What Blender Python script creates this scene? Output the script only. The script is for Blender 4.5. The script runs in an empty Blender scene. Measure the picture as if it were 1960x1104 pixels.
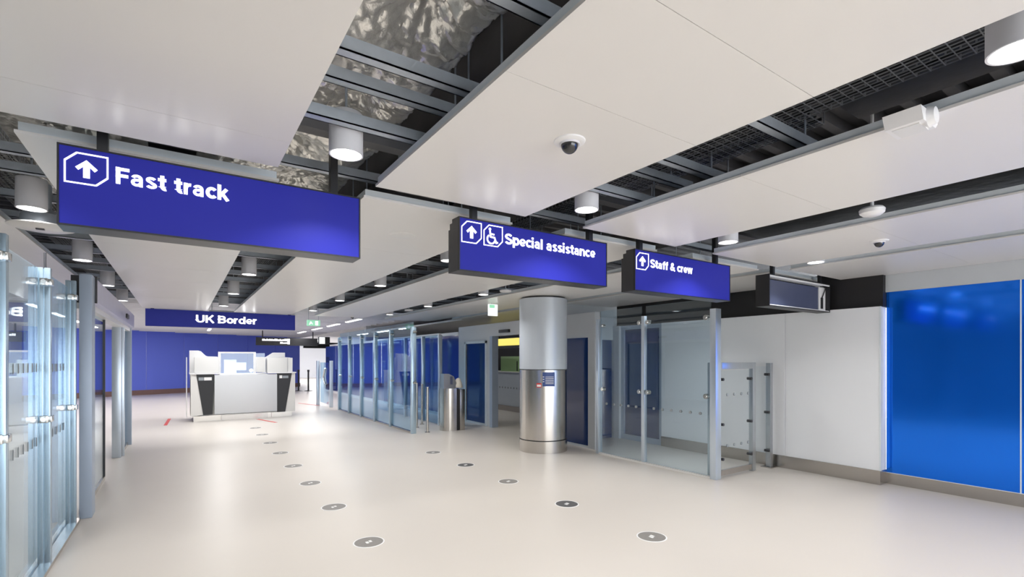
import bpy, bmesh, math, random
from mathutils import Vector, Matrix, noise
random.seed(7)
C = bpy.context.scene.collection
SC = bpy.context.scene
PI = math.pi

# ------------------------------------------------------------------ camera, world, exposure
YAW = math.atan2(635.0, 940.0)
EYE = 1.6
cam_d = bpy.data.cameras.new('camera')
cam_d.sensor_fit = 'HORIZONTAL'
cam_d.sensor_width = 36.0
cam_d.lens = 940.0 / 1960.0 * 36.0
cam_d.shift_x = 0.0
cam_d.shift_y = (688.0 - 552.0) / 1960.0
cam_d.clip_start = 0.05
cam_d.clip_end = 200
cam = bpy.data.objects.new('camera', cam_d)
C.objects.link(cam)
cam.location = (0, 0, EYE)
cam.rotation_euler = (PI / 2, 0, -YAW)
SC.camera = cam

world = bpy.data.worlds.new('world')
SC.world = world
world.use_nodes = True
bg = world.node_tree.nodes['Background']
bg.inputs['Color'].default_value = (0.93, 0.965, 1.0, 1)
bg.inputs['Strength'].default_value = 4.0

SC.view_settings.view_transform = 'Standard'
SC.view_settings.look = 'None'
SC.view_settings.exposure = 0.38
SC.view_settings.gamma = 1.0
SC.view_settings.use_curve_mapping = False
SC.cycles.transparent_max_bounces = 40
SC.cycles.max_bounces = 10
SC.cycles.diffuse_bounces = 8
SC.cycles.glossy_bounces = 5
SC.cycles.caustics_reflective = False
SC.cycles.caustics_refractive = False
SC.cycles.sample_clamp_indirect = 6.0

LAMP_W = 8.0
CEIL = 2.69
SLAB = 3.55

# ------------------------------------------------------------------ materials
def nodes_of(m):
    m.use_nodes = True
    return m.node_tree.nodes, m.node_tree.links

def pbr(name, col, rough=0.5, metal=0.0, var=0.04, scale=6.0, bump=0.0, bscale=40.0, emit=0.0, spec=0.5, stretch=None, coat=0.0):
    m = bpy.data.materials.new(name)
    n, l = nodes_of(m)
    b = n['Principled BSDF']
    b.inputs['Roughness'].default_value = rough
    b.inputs['Metallic'].default_value = metal
    b.inputs['Specular IOR Level'].default_value = spec
    if coat:
        b.inputs['Coat Weight'].default_value = coat
        b.inputs['Coat Roughness'].default_value = 0.05
    tc = n.new('ShaderNodeTexCoord')
    src = tc.outputs['Object']
    if stretch:
        mp = n.new('ShaderNodeMapping')
        mp.inputs['Scale'].default_value = stretch
        l.new(src, mp.inputs['Vector'])
        src = mp.outputs['Vector']
    nz = n.new('ShaderNodeTexNoise')
    nz.inputs['Scale'].default_value = scale
    nz.inputs['Detail'].default_value = 3
    l.new(src, nz.inputs['Vector'])
    mx = n.new('ShaderNodeMix')
    mx.data_type = 'RGBA'
    mx.inputs['A'].default_value = (*[max(0, c * (1 - var)) for c in col], 1)
    mx.inputs['B'].default_value = (*[min(1, c * (1 + var)) for c in col], 1)
    l.new(nz.outputs['Fac'], mx.inputs['Factor'])
    l.new(mx.outputs['Result'], b.inputs['Base Color'])
    if emit:
        l.new(mx.outputs['Result'], b.inputs['Emission Color'])
        b.inputs['Emission Strength'].default_value = emit
    if bump:
        nb = n.new('ShaderNodeTexNoise')
        nb.inputs['Scale'].default_value = bscale
        nb.inputs['Detail'].default_value = 4
        l.new(src, nb.inputs['Vector'])
        bp = n.new('ShaderNodeBump')
        bp.inputs['Strength'].default_value = bump
        bp.inputs['Distance'].default_value = 0.01
        l.new(nb.outputs['Fac'], bp.inputs['Height'])
        l.new(bp.outputs['Normal'], b.inputs['Normal'])
    return m

def glass(name, tint, refl=0.04, rough=0.0):
    """clear sheet: tinted see-through plus a Schlick mirror"""
    m = bpy.data.materials.new(name)
    n, l = nodes_of(m)
    n.remove(n['Principled BSDF'])
    out = n['Material Output']
    tr = n.new('ShaderNodeBsdfTransparent')
    tr.inputs['Color'].default_value = (*tint, 1)
    gl = n.new('ShaderNodeBsdfGlossy')
    gl.inputs['Color'].default_value = (0.9, 0.96, 1, 1)
    gl.inputs['Roughness'].default_value = rough
    lw = n.new('ShaderNodeLayerWeight')
    lw.inputs['Blend'].default_value = 0.5
    p = n.new('ShaderNodeMath'); p.operation = 'POWER'; p.inputs[1].default_value = 5
    l.new(lw.outputs['Facing'], p.inputs[0])
    a = n.new('ShaderNodeMath'); a.operation = 'MULTIPLY_ADD'
    a.inputs[1].default_value = 1 - refl; a.inputs[2].default_value = refl
    l.new(p.outputs[0], a.inputs[0])
    ms = n.new('ShaderNodeMixShader')
    l.new(a.outputs[0], ms.inputs[0])
    l.new(tr.outputs[0], ms.inputs[1])
    l.new(gl.outputs[0], ms.inputs[2])
    l.new(ms.outputs[0], out.inputs['Surface'])
    return m

M = {}
M['floor'] = pbr('polished cream floor', (0.66, 0.615, 0.565), 0.36, var=0.03, scale=1.2, bump=0.01, bscale=3, spec=0.4)
M['panel'] = pbr('satin white ceiling panel', (0.79, 0.775, 0.755), 0.3, var=0.01, scale=2)
M['trim'] = pbr('grey blue aluminium trim', (0.74, 0.80, 0.84), 0.4, 0.1)
M['slab'] = pbr('dark soffit slab', (0.13, 0.13, 0.14), 0.8, var=0.3, scale=3)
M['rib'] = pbr('dark deck rib', (0.16, 0.16, 0.17), 0.7, var=0.2)
M['beam'] = pbr('brown grey beam', (0.17, 0.155, 0.145), 0.8, var=0.15)
M['galv'] = pbr('galvanised steel', (0.45, 0.50, 0.56), 0.4, 0.4, var=0.15, scale=14)
M['wire'] = pbr('wire mesh steel', (0.4, 0.41, 0.43), 0.45, 0.4)
M['duct'] = pbr('dark duct wrap', (0.13, 0.12, 0.11), 0.6, var=0.25, bump=0.6, bscale=9)
M['cable'] = pbr('black cable', (0.02, 0.02, 0.022), 0.5)
M['foil'] = pbr('silver foil', (0.98, 0.95, 0.90), 0.25, 0.6, var=0.05, scale=4, bump=0.45, bscale=30)
M['white'] = pbr('white powder coat', (0.82, 0.82, 0.83), 0.35, var=0.01)
M['lampgrey'] = pbr('pale grey lamp shell', (0.74, 0.74, 0.78), 0.4, var=0.01)
M['lens'] = pbr('lit lamp lens', (1.0, 0.98, 0.95), 0.4, emit=6.0, var=0.0)
M['tube'] = pbr('lit strip', (1.0, 0.99, 0.97), 0.4, emit=4.0, var=0.0)
M['black'] = pbr('black satin', (0.012, 0.012, 0.014), 0.4)
M['blackwall'] = pbr('black bulkhead', (0.012, 0.011, 0.012), 0.5)
M['anth'] = pbr('anthracite casing', (0.055, 0.055, 0.06), 0.35, 0.4)
M['signblue'] = pbr('backlit sign blue', (0.024, 0.028, 0.32), 0.42, var=0.03, scale=3, emit=0.13, spec=0.15)
M['signtxt'] = pbr('backlit white lettering', (1, 1, 1), 0.4, emit=1.1, var=0)
M['borderblue'] = pbr('border sign blue', (0.028, 0.036, 0.26), 0.4, var=0.03, emit=0.2, spec=0.12)
M['steel'] = pbr('brushed stainless', (0.60, 0.57, 0.53), 0.24, 1.0, var=0.06, scale=30, stretch=(1, 1, 0.04))
M['skirt'] = pbr('brushed skirting steel', (0.52, 0.49, 0.46), 0.27, 1.0, var=0.07, scale=20, stretch=(1, 0.05, 1))
M['post'] = pbr('satin blue grey post', (0.60, 0.68, 0.77), 0.28, 0.65, var=0.05, scale=25, stretch=(1, 1, 0.05))
M['postblue'] = pbr('steel post with painted sky blue', (0.44, 0.58, 0.70), 0.27, 0.75, var=0.05, scale=25, stretch=(1, 1, 0.05))  # sky reflection put into the steel as a blue base colour
M['gatesteel'] = pbr('satin grey gate steel', (0.50, 0.53, 0.56), 0.28, 0.9, var=0.05, scale=25, stretch=(1, 1, 0.05))
M['jamb'] = pbr('grey blue door jamb', (0.42, 0.50, 0.62), 0.4, 0.2)
M['header'] = pbr('lilac grey door header', (0.56, 0.56, 0.74), 0.35, 0.1)
M['glass'] = glass('clear blue tinted glass', (0.87, 0.93, 0.965), 0.065)
M['clear'] = glass('clear gate glass', (0.96, 0.975, 0.98), 0.04)
M['lanes'] = glass('blue tinted screen glass', (0.74, 0.86, 0.95), 0.05)
M['dot'] = pbr('grey glass dot', (0.30, 0.33, 0.36), 0.5)
M['clamp'] = pbr('polished clamp steel', (0.62, 0.62, 0.60), 0.18, 1.0)
M['pin'] = pbr('near black fittings', (0.03, 0.03, 0.035), 0.4)  # near black of small fittings, gaskets and joints
M['wallw'] = pbr('pale grey wall panel', (0.83, 0.85, 0.88), 0.3, var=0.015, scale=1)
M['wallg'] = pbr('mid grey wall', (0.50, 0.53, 0.56), 0.5, var=0.02)
M['fascia'] = pbr('pale grey fascia', (0.62, 0.65, 0.69), 0.45, var=0.02)
M['darkblue'] = pbr('dark blue glass', (0.010, 0.042, 0.17), 0.03, 0.0, var=0.05, spec=0.6)
M['midblue'] = pbr('blue backed glass', (0.02, 0.05, 0.26), 0.05, 0.0, var=0.2, scale=0.8, spec=0.8, coat=0.6)
M['bluepanel'] = pbr('bright blue glossy panel', (0.004, 0.19, 0.98), 0.11, 0.76, var=0.05, scale=1.0, coat=0.25)
M['farblue'] = pbr('lilac blue wall', (0.14, 0.20, 0.80), 0.4, var=0.03, scale=0.7)
M['brownskirt'] = pbr('brown skirting', (0.22, 0.13, 0.11), 0.5)
M['colgrey'] = pbr('grey column sleeve', (0.55, 0.60, 0.66), 0.33, 0.15, var=0.01)
M['desk'] = pbr('pale grey desk panel', (0.66, 0.68, 0.71), 0.35, var=0.01)
M['deskw'] = pbr('warm white desk', (0.76, 0.75, 0.73), 0.4, var=0.01)
M['notice'] = pbr('blue notice', (0.03, 0.07, 0.26), 0.4)
M['paper'] = pbr('white paper', (0.85, 0.85, 0.85), 0.6)
M['red'] = pbr('red tape', (0.62, 0.06, 0.05), 0.5)
M['disc'] = pbr('grey floor vinyl', (0.25, 0.235, 0.22), 0.45, var=0.12, scale=40)
M['discd'] = pbr('charcoal floor vinyl', (0.10, 0.098, 0.10), 0.45, var=0.12, scale=40)
M['yellow'] = pbr('lit yellow sign', (0.88, 0.76, 0.16), 0.4, emit=0.8, var=0.02)
M['green'] = pbr('green screen panel', (0.36, 0.55, 0.26), 0.4)
M['exit'] = pbr('lit green exit sign', (0.30, 0.68, 0.45), 0.4, emit=0.6, var=0.02)
M['exitw'] = pbr('lit exit panel', (0.9, 0.96, 0.93), 0.4, emit=0.8, var=0.0)
M['counter'] = pbr('blue grey counter', (0.6, 0.66, 0.72), 0.4)
M['domeglass'] = pbr('smoked dome', (0.02, 0.02, 0.022), 0.06, 0, spec=0.8)
M['screenlite'] = glass('clear desk screen', (0.88, 0.93, 0.96), 0.06)
M['frost'] = pbr('pale frosted acrylic', (0.76, 0.76, 0.75), 0.35, var=0.01)
M['display'] = pbr('grey unlit display', (0.085, 0.10, 0.17), 0.25, var=0.2, scale=2)
M['bag'] = pbr('cream plastic hood', (0.72, 0.68, 0.60), 0.35)

# ------------------------------------------------------------------ mesh helpers
class MB:
    def __init__(self): self.b = bmesh.new()
    def box(self, x0, x1, y0, y1, z0, z1, bevel=0.0):
        vs = [self.b.verts.new(p) for p in ((x0,y0,z0),(x1,y0,z0),(x1,y1,z0),(x0,y1,z0),(x0,y0,z1),(x1,y0,z1),(x1,y1,z1),(x0,y1,z1))]
        fs = []
        for f in ((0,3,2,1),(4,5,6,7),(0,1,5,4),(1,2,6,5),(2,3,7,6),(3,0,4,7)):
            fs.append(self.b.faces.new([vs[i] for i in f]))
        if bevel:
            es = list({e for f in fs for e in f.edges})
            bmesh.ops.bevel(self.b, geom=es, offset=bevel, segments=2, affect='EDGES', profile=0.6)
        return self
    def cyl(self, p, q, r, r2=None, seg=24, caps=True):
        p, q = Vector(p), Vector(q)
        d = q - p
        L = d.length
        mt = Matrix.Translation((p + q) / 2) @ d.to_track_quat('Z', 'Y').to_matrix().to_4x4()
        res = bmesh.ops.create_cone(self.b, cap_ends=caps, cap_tris=False, segments=seg, radius1=r, radius2=r if r2 is None else r2, depth=L, matrix=mt)
        for v in res['verts']:
            for f in v.link_faces:
                if len(f.verts) == 4: f.smooth = True
        return self
    def lathe(self, prof, c=(0,0,0), seg=40, smooth=True, caps=True):
        rings = []
        for r, z in prof:
            ring = []
            for k in range(seg):
                a = 2 * PI * k / seg
                ring.append(self.b.verts.new((c[0] + r * math.cos(a), c[1] + r * math.sin(a), c[2] + z)))
            rings.append(ring)
        for i in range(len(rings) - 1):
            for k in range(seg):
                f = self.b.faces.new((rings[i][k], rings[i][(k+1) % seg], rings[i+1][(k+1) % seg], rings[i+1][k]))
                f.smooth = smooth
        if caps and prof[0][0] > 1e-3: self.b.faces.new(list(reversed(rings[0])))
        if caps and prof[-1][0] > 1e-3: self.b.faces.new(rings[-1])
        return self
    def prism(self, pts, axis, a, b):
        """outline pts in the other two axes, extruded along axis from a to b"""
        def mk(p, t):
            return (t, p[0], p[1]) if axis == 'x' else ((p[0], t, p[1]) if axis == 'y' else (p[0], p[1], t))
        A = [self.b.verts.new(mk(p, a)) for p in pts]
        B = [self.b.verts.new(mk(p, b)) for p in pts]
        n = len(pts)
        self.b.faces.new(A); self.b.faces.new(list(reversed(B)))
        for i in range(n):
            self.b.faces.new((A[i], B[i], B[(i+1) % n], A[(i+1) % n]))
        return self
    def tube(self, pts, r, seg=8):
        pts = [Vector(p) for p in pts]
        for a, b in zip(pts, pts[1:]):
            self.cyl(a, b, r, seg=seg)
        return self

def obj(name, mb, mat, parent=None, smooth_angle=None):
    me = bpy.data.meshes.new(name)
    bmesh.ops.recalc_face_normals(mb.b, faces=mb.b.faces)
    if parent is not None:
        loc = parent.location if parent.parent is None else parent['_base']
        base = Vector(parent['_base'])
        bmesh.ops.translate(mb.b, verts=mb.b.verts, vec=-base)
    mb.b.to_mesh(me); mb.b.free()
    me.set_sharp_from_angle(angle=math.radians(38))
    me.materials.append(M[mat] if isinstance(mat, str) else mat)
    o = bpy.data.objects.new(name, me)
    C.objects.link(o)
    if parent is not None:
        o.parent = parent
        o['_base'] = list(parent['_base'])
    else:
        o['_base'] = [0.0, 0.0, 0.0]
    return o

def thing(name, label, cat, base, group=None):
    o = bpy.data.objects.new(name, None)
    C.objects.link(o)
    o.empty_display_size = 0.1
    o.location = base
    o['_base'] = list(base)
    o['label'] = label; o['category'] = cat
    if group: o['group'] = group
    return o

def single(name, mb, mat, label, cat, group=None):
    o = obj(name, mb, mat)
    o['label'] = label; o['category'] = cat
    if group: o['group'] = group
    return o

def struct(name, mb, mat, label=None, parent=None):
    o = obj(name, mb, mat, parent)
    if parent is None: o['kind'] = 'structure'
    if label: o['label'] = label
    return o

def dup(root, loc, label, group=None):
    r = root.copy(); C.objects.link(r)
    r.location = loc; r['label'] = label
    if group: r['group'] = group
    for ch in root.children:
        c = ch.copy(); C.objects.link(c); c.parent = r
        for g in ch.children:
            d = g.copy(); C.objects.link(d); d.parent = c
    return r

def ordinal(k):
    return ['nearest', 'second', 'third', 'fourth', 'fifth', 'sixth', 'seventh', 'eighth', 'ninth', 'tenth', 'eleventh', 'twelfth',
            'thirteenth', 'fourteenth', 'fifteenth', 'sixteenth', 'seventeenth', 'eighteenth', 'nineteenth', 'twentieth'][k]

def arc(cx, cy, rx, ry, a0, a1, n=14):
    return [(cx + rx * math.cos(math.radians(a0 + (a1 - a0) * k / n)), cy + ry * math.sin(math.radians(a0 + (a1 - a0) * k / n))) for k in range(n + 1)]
GLYPH = {   # advance, list of centre lines (cap height 1); bold grotesque letters
    ' ': (0.30, []),
    'F': (0.63, [[(.1, 0), (.1, 1)], [(0, .9), (.58, .9)], [(0, .51), (.53, .51)]]),
    'U': (0.80, [[(.1, 1), (.1, .36)] + arc(.37, .36, .27, .265, 180, 360) + [(.64, 1)]]),
    'K': (0.76, [[(.1, 0), (.1, 1)], [(.12, .36), (.64, 1.02)], [(.30, .60), (.68, -.02)]]),
    'B': (0.74, [[(.1, 0), (.1, 1)], [(0, .905), (.36, .905)] + arc(.38, .715, .19, .19, 90, -90) + [(0, .525)], [(0, .52), (.36, .52)] + arc(.39, .307, .215, .212, 90, -90) + [(0, .095)]]),
    'S': (0.72, [arc(.35, .72, .245, .19, 20, 255) + arc(.35, .285, .26, .195, 75, -165)]),
    'a': (0.63, [arc(.27, .49, .175, .16, 165, 0, 10) + [(.445, .0)], [(.445, .41), (.27, .40)] + arc(.245, .245, .155, .155, 90, 275, 10) + [(.33, .10), (.44, .2)]]),
    's': (0.56, [arc(.27, .535, .165, .115, 25, 250, 12) + arc(.27, .21, .175, .12, 70, -160, 12)]),
    't': (0.44, [[(.20, .93), (.20, .24)] + arc(.33, .24, .13, .15, 180, 290, 8), [(.0, .66), (.38, .66)]]),
    'r': (0.43, [[(.1, 0), (.1, .74)], [(.1, .40)] + arc(.33, .42, .22, .225, 170, 82, 8)]),
    'c': (0.58, [arc(.31, .37, .215, .28, 42, 318, 18)]),
    'k': (0.62, [[(.1, 0), (.1, 1)], [(.12, .24), (.47, .75)], [(.24, .44), (.53, -.02)]]),
    'p': (0.66, [[(.1, -.24), (.1, .74)], arc(.34, .37, .215, .28, 180, 540, 22)]),
    'e': (0.62, [[(.1, .345), (.5, .345)], arc(.31, .37, .215, .28, 0, 318, 20)]),
    'i': (0.29, [[(.1, 0), (.1, .74)], [(.1, .84), (.1, 1.02)]]),
    'l': (0.29, [[(.1, 0), (.1, 1)]]),
    'n': (0.65, [[(.1, 0), (.1, .74)], [(.1, .42)] + arc(.305, .44, .2, .21, 175, 0, 10) + [(.505, 0)]]),
    'f': (0.42, [[(.2, 0), (.2, .74)] + arc(.35, .74, .15, .17, 180, 78, 8), [(0, .66), (.39, .66)]]),
    'w': (0.86, [[(.08, .74), (.24, .0)], [(.24, .0), (.42, .74)], [(.42, .74), (.60, .0)], [(.60, .0), (.76, .74)]]),
    'o': (0.63, [arc(.31, .37, .215, .28, 0, 360, 22)]),
    'd': (0.66, [arc(.30, .37, .215, .28, 0, 360, 22), [(.53, 0), (.53, 1)]]),
    '&': (0.80, [[(.72, -.02), (.30, .52), (.22, .66), (.22, .78), (.28, .88), (.37, .91), (.46, .86), (.48, .76), (.42, .65), (.24, .50), (.13, .38), (.10, .26), (.14, .15), (.24, .09), (.36, .09), (.48, .16), (.57, .29), (.62, .45)]]),
}
def ribbon(mb, pts, hw, T, y, depth):
    n = len(pts)
    P = [Vector(p) for p in pts]
    closed = (P[0] - P[-1]).length < 1e-4
    if closed: P = P[:-1]; n -= 1
    L, Rr = [], []
    for i in range(n):
        d0 = (P[i] - P[i-1]).normalized() if (i or closed) else None
        d1 = (P[(i+1) % n] - P[i]).normalized() if (i < n - 1 or closed) else None
        d0 = d0 or d1; d1 = d1 or d0
        m = (Vector((-d0.y, d0.x)) + Vector((-d1.y, d1.x)))
        m = m.normalized() if m.length > 1e-6 else Vector((-d0.y, d0.x))
        k = hw / max(0.5, m.dot(Vector((-d0.y, d0.x))))
        L.append(T(P[i] + m * k)); Rr.append(T(P[i] - m * k))
    vb = [[mb.b.verts.new((q[0], yy, q[1])) for q in S] for S in (L, Rr) for yy in (y - depth, y)]
    lf, lb, rf, rb = vb
    rng = range(n) if closed else range(n - 1)
    for i in rng:
        j = (i + 1) % n
        mb.b.faces.new((lf[i], lf[j], rf[j], rf[i])); mb.b.faces.new((lb[i], rb[i], rb[j], lb[j]))
        mb.b.faces.new((lf[i], lb[i], lb[j], lf[j])); mb.b.faces.new((rf[i], rf[j], rb[j], rb[i]))
    if not closed:
        mb.b.faces.new((lf[0], rf[0], rb[0], lb[0])); mb.b.faces.new((lf[-1], lb[-1], rb[-1], rf[-1]))
def text_mesh(body, x0, x1, zb, cap, y, depth=0.003):
    """bold letters standing in the plane y, fitted to x0..x1, cap height cap"""
    tot = sum(GLYPH[c][0] for c in body) - 0.06
    sx = (x1 - x0) / tot
    mb = MB()
    pen = 0.0
    for c in body:
        adv, strokes = GLYPH[c]
        for st in strokes:
            hw = 0.078 if c in 'sae&w' else 0.094
            ribbon(mb, st, hw, lambda p, pen=pen: (x0 + (pen + p.x) * sx, zb + p.y * cap), y, depth)
        pen += adv
    return mb

# ------------------------------------------------------------------ setting
mb = MB().box(-7, 16, -6, 50, -0.2, 0.0)
struct('floor', mb, 'floor')
mb = MB().box(-7, 16, -6, 50, SLAB, SLAB + 0.2)
struct('ceiling', mb, 'slab')
mb = MB()
y = -3.0
while y < 13.0:
    mb.box(-2.0, 8.0, y, y + 0.07, SLAB - 0.09, SLAB); y += 0.24
struct('ceiling_deck', mb, 'rib')
for x in (1.42, 5.34):
    struct('ceiling_beam', MB().box(x, x + 0.24, -4, 13.4, 3.16, SLAB - 0.09), 'beam')

struct('ceiling_beam', MB().box(-2.0, 7.7, 3.13, 3.23, 3.0, 3.07), 'rib')
struct('ceiling_beam', MB().box(-2.0, 7.7, 13.1, 13.25, 3.0, 3.1), 'rib')
# right wall: blue backed glass, white panels, dark doors
XW = 7.40
mb = MB().box(XW, XW + 0.2, 2.57, 3.745, 0.18, 2.28).box(XW, XW + 0.2, 3.757, 6.0, 0.18, 2.28)
mb.box(XW + 0.012, XW + 0.2, 3.74, 3.76, 0.18, 2.28)
struct('wall_right', mb, 'wallw')
mb = MB().box(XW - 0.012, XW + 0.2, 2.558, 6.0, 0.0, 0.18).box(7.568, 7.62, -6, 2.558, 0.0, 0.14)
struct('baseboard_right', mb, 'skirt')
struct('wall_right_blue', MB().box(7.58, 7.70, -6, 1.322, 0.14, 2.47).box(7.58, 7.70, 1.334, 2.556, 0.14, 2.47), 'bluepanel')
mb = MB().box(7.574, 7.60, 1.322, 1.334, 0.14, 2.47).box(7.57, 7.585, -6, 2.556, 0.134, 0.146).box(XW - 0.004, XW + 0.012, 2.552, 2.572, 0.18, 2.28)
struct('trim_1', mb, 'trim')
struct('wall_right_bulkhead', MB().box(7.56, 7.74, -6, 2.56, 2.47, 2.74), 'wallg')
struct('wall_right_soffit', MB().box(7.48, 7.74, 2.56, 7.2, 2.28, 2.78), 'blackwall')
# glazed door set at the back of the lane
d = MB().box(XW + 0.02, XW + 0.12, 6.0, 6.07, 0, 2.28).box(XW + 0.02, XW + 0.12, 6.95, 7.03, 0, 2.28).box(XW + 0.02, XW + 0.12, 6.07, 6.95, 0, 0.1).box(XW + 0.02, XW + 0.12, 6.07, 6.95, 2.2, 2.28)
dr = struct('door_1', d, 'jamb')
struct('pane', MB().box(XW + 0.06, XW + 0.08, 6.07, 6.95, 0.1, 2.2), 'darkblue', parent=dr)
mb = MB().box(6.22, 7.5, 7.2, 7.3, 2.0, 2.45).box(6.22, 6.3, 7.2, 7.3, 0, 2.0).box(7.36, 7.5, 7.03, 7.3, 0, 2.28)
struct('wall_lane_end', mb, 'fascia')
struct('window_1', MB().box(6.3, 7.36, 7.23, 7.26, 0.0, 2.0), 'darkblue')
# long wall at x = 6.1 with door, opening and window
mb = MB()
XA, XB = 6.1, 6.22
mb.box(XA, XB, 6.4, 8.05, 2.0, 2.45).box(XA, XB, 8.05, 9.92, 2.15, 2.45).box(XA, XB, 9.92, 11.55, 2.0, 2.45)
mb.box(XA, XB, 6.4, 6.58, 0, 2.0).box(XA, XB, 6.58, 8.0, 0, 0.04)
mb.box(XA, XB, 7.9, 8.05, 0, 2.0)
mb.box(XA, XB, 9.92, 10.17, 0, 2.0)
mb.box(XA, XB, 10.17, 11.14, 0, 0.05)
mb.box(XA, XB, 11.14, 11.55, 0, 2.0)
struct('wall_right_inner', mb, 'fascia')
struct('window_2', MB().box(XA + 0.02, XA + 0.06, 6.58, 7.9, 0.04, 2.0), 'darkblue')
dr = struct('door_2', MB().box(XA + 0.02, XA + 0.05, 10.17, 11.14, 0.05, 2.0), 'darkblue')
struct('door_frame', MB().box(XA - 0.02, XA + 0.01, 10.10, 10.17, 0, 2.05).box(XA - 0.02, XA + 0.01, 11.14, 11.2, 0, 2.05).box(XA - 0.02, XA + 0.01, 10.10, 11.2, 2.0, 2.06), 'trim', parent=dr)
struct('trim_2', MB().box(XA - 0.03, XB + 0.02, 9.82, 9.93, 0, 2.15).box(XA - 0.03, XB + 0.02, 8.03, 8.1, 0, 2.15), 'jamb')
# blue glass wall further down the lanes
mb = MB()
y = 11.55
while y < 25:
    mb.box(6.12, 6.2, y + 0.012, y + 1.2, 0.1, 2.25); y += 1.2
struct('wall_right_far', mb, 'midblue')
struct('trim_3', MB().box(6.08, 6.24, 11.55, 25, 2.25, 2.33).box(6.1, 6.22, 11.55, 25, 0, 0.1), 'white')
# room through the opening
struct('wall_side_room', MB().box(12.2, 12.4, 6.5, 20, 0, 3.0).box(6.3, 12.2, 20, 20.2, 0, 3.0).box(6.22, 12.2, 7.35, 7.45, 0, 3.0), 'wallg')
struct('ceiling_side_room', MB().box(6.5, 12.2, 7.45, 20, 2.7, 2.75), 'panel')
# far blue wall, slightly turned
def wallseg(mb, p, q, z0, z1, t=0.15):
    p, q = Vector((*p, 0)), Vector((*q, 0))
    dv = (q - p).normalized(); nn = Vector((-dv.y, dv.x, 0)) * t
    mb.prism([(p.x, p.y), (q.x, q.y), (q.x + nn.x, q.y + nn.y), (p.x + nn.x, p.y + nn.y)], 'z', z0, z1)
P0, P1 = Vector((-7.0, 25.2)), Vector((5.9, 31.2))
mb = MB()
nseg = 9
for i in range(nseg):
    a = P0.lerp(P1, i / nseg); b = P0.lerp(P1, (i + 1) / nseg - 0.002)
    wallseg(mb, a, b, 0.12, 3.0)
struct('wall_far', mb, 'farblue')
mb = MB(); wallseg(mb, P0 + Vector((0.01, -0.02)), P1 + Vector((0.0, -0.02)), 0, 0.22, 0.05)
struct('baseboard_far', mb, 'brownskirt')
struct('wall_far_white', MB().box(5.9, 16, 46, 46.2, 0, 3.0).box(12.4, 12.6, 20.2, 46, 0, 3.0), 'wallw')
struct('wall_far_lintel', MB().box(6.0, 12.2, 30.8, 31.0, 2.28, 2.62), 'black')
struct('wall_left', MB().box(-5.2, -5.0, -6, 26, 0, 3.4), 'wallg')
struct('wall_light_block', MB().box(-5.0, -1.0, -5.9, -5.8, 0, SLAB), 'wallg')  # unseen wall added to keep world light out of the left room
# lower slatted soffit of the passport hall beyond
mb = MB().box(-6, 12, 13.9, 46, 2.98, 3.02)
y = 14.1
while y < 32:
    mb.box(-6, 6.0, y, y + 0.05, 2.88, 2.98); y += 0.62
struct('ceiling_far', mb, 'lampgrey')

# ------------------------------------------------------------------ ceiling rafts
def raft(x0, x1, y0, y1, seams, label, group):
    t = thing('ceiling_raft', label, 'ceiling panel', ((x0 + x1) / 2, (y0 + y1) / 2, CEIL), group)
    ys = [y0] + sorted(s for s in seams if y0 + 0.2 < s < y1 - 0.2) + [y1]
    mb = MB()
    for a, b in zip(ys, ys[1:]):
        mb.box(x0, x1, a + 0.0012, b - 0.0012, CEIL, CEIL + 0.014)
    obj('soffit_board', mb, 'panel', t)
    i = 0.012
    mb = MB().box(x0 + i, x1 - i, y0 + i, y1 - i, CEIL + 0.014, CEIL + 0.058)
    e = obj('edge_trim', mb, 'trim', t); e['label'] = 'grey aluminium edge frame'
    return t

near = [(-2.3, -1.13, 'at the far left edge over the glass screen'), (-0.66, 0.46, 'at upper left above the Fast track sign'), (1.02, 2.18, 'with the big dome camera, upper centre'),
        (2.77, 3.96, 'carrying the white wedge detector, upper right'), (4.56, 5.83, 'with the small dome camera at right'), (6.12, 7.55, 'running along the right wall above the blue glass')]
SE = [-3.8, -2.4, -1.1, 0.4, 1.0, 1.55, 2.67]
for k, (a, b, w) in enumerate(near):
    s = [[0.3, 1.5], [0.2, 1.4, 2.67], [-0.2, 0.99, 1.55], [0.4, 1.66], [0.5, 1.7], [0.5, 1.7]][k]
    raft(a, b, -5.0, 3.05, s + [-1.0, -2.2, -3.5, -4.7], 'near white suspended ceiling panel ' + w, 'near ceiling panels')
far = [(-2.3, -1.13, 'left of the gap with the round diffuser'), (-0.66, 0.50, 'behind the left end of the Fast track sign'), (1.02, 2.22, 'between the Fast track and Special assistance signs'),
       (2.77, 3.98, 'under and behind the Special assistance sign'), (4.56, 5.85, 'behind the steel column top'), (6.12, 7.46, 'behind the Staff and crew sign')]
for k, (a, b, w) in enumerate(far):
    raft(a, b, 3.28, 12.9 if k < 5 else 12.0, [4.6 + 1.2 * i + 0.1 * k for i in range(7)], 'far white suspended ceiling panel ' + w, 'far ceiling panels')

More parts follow.
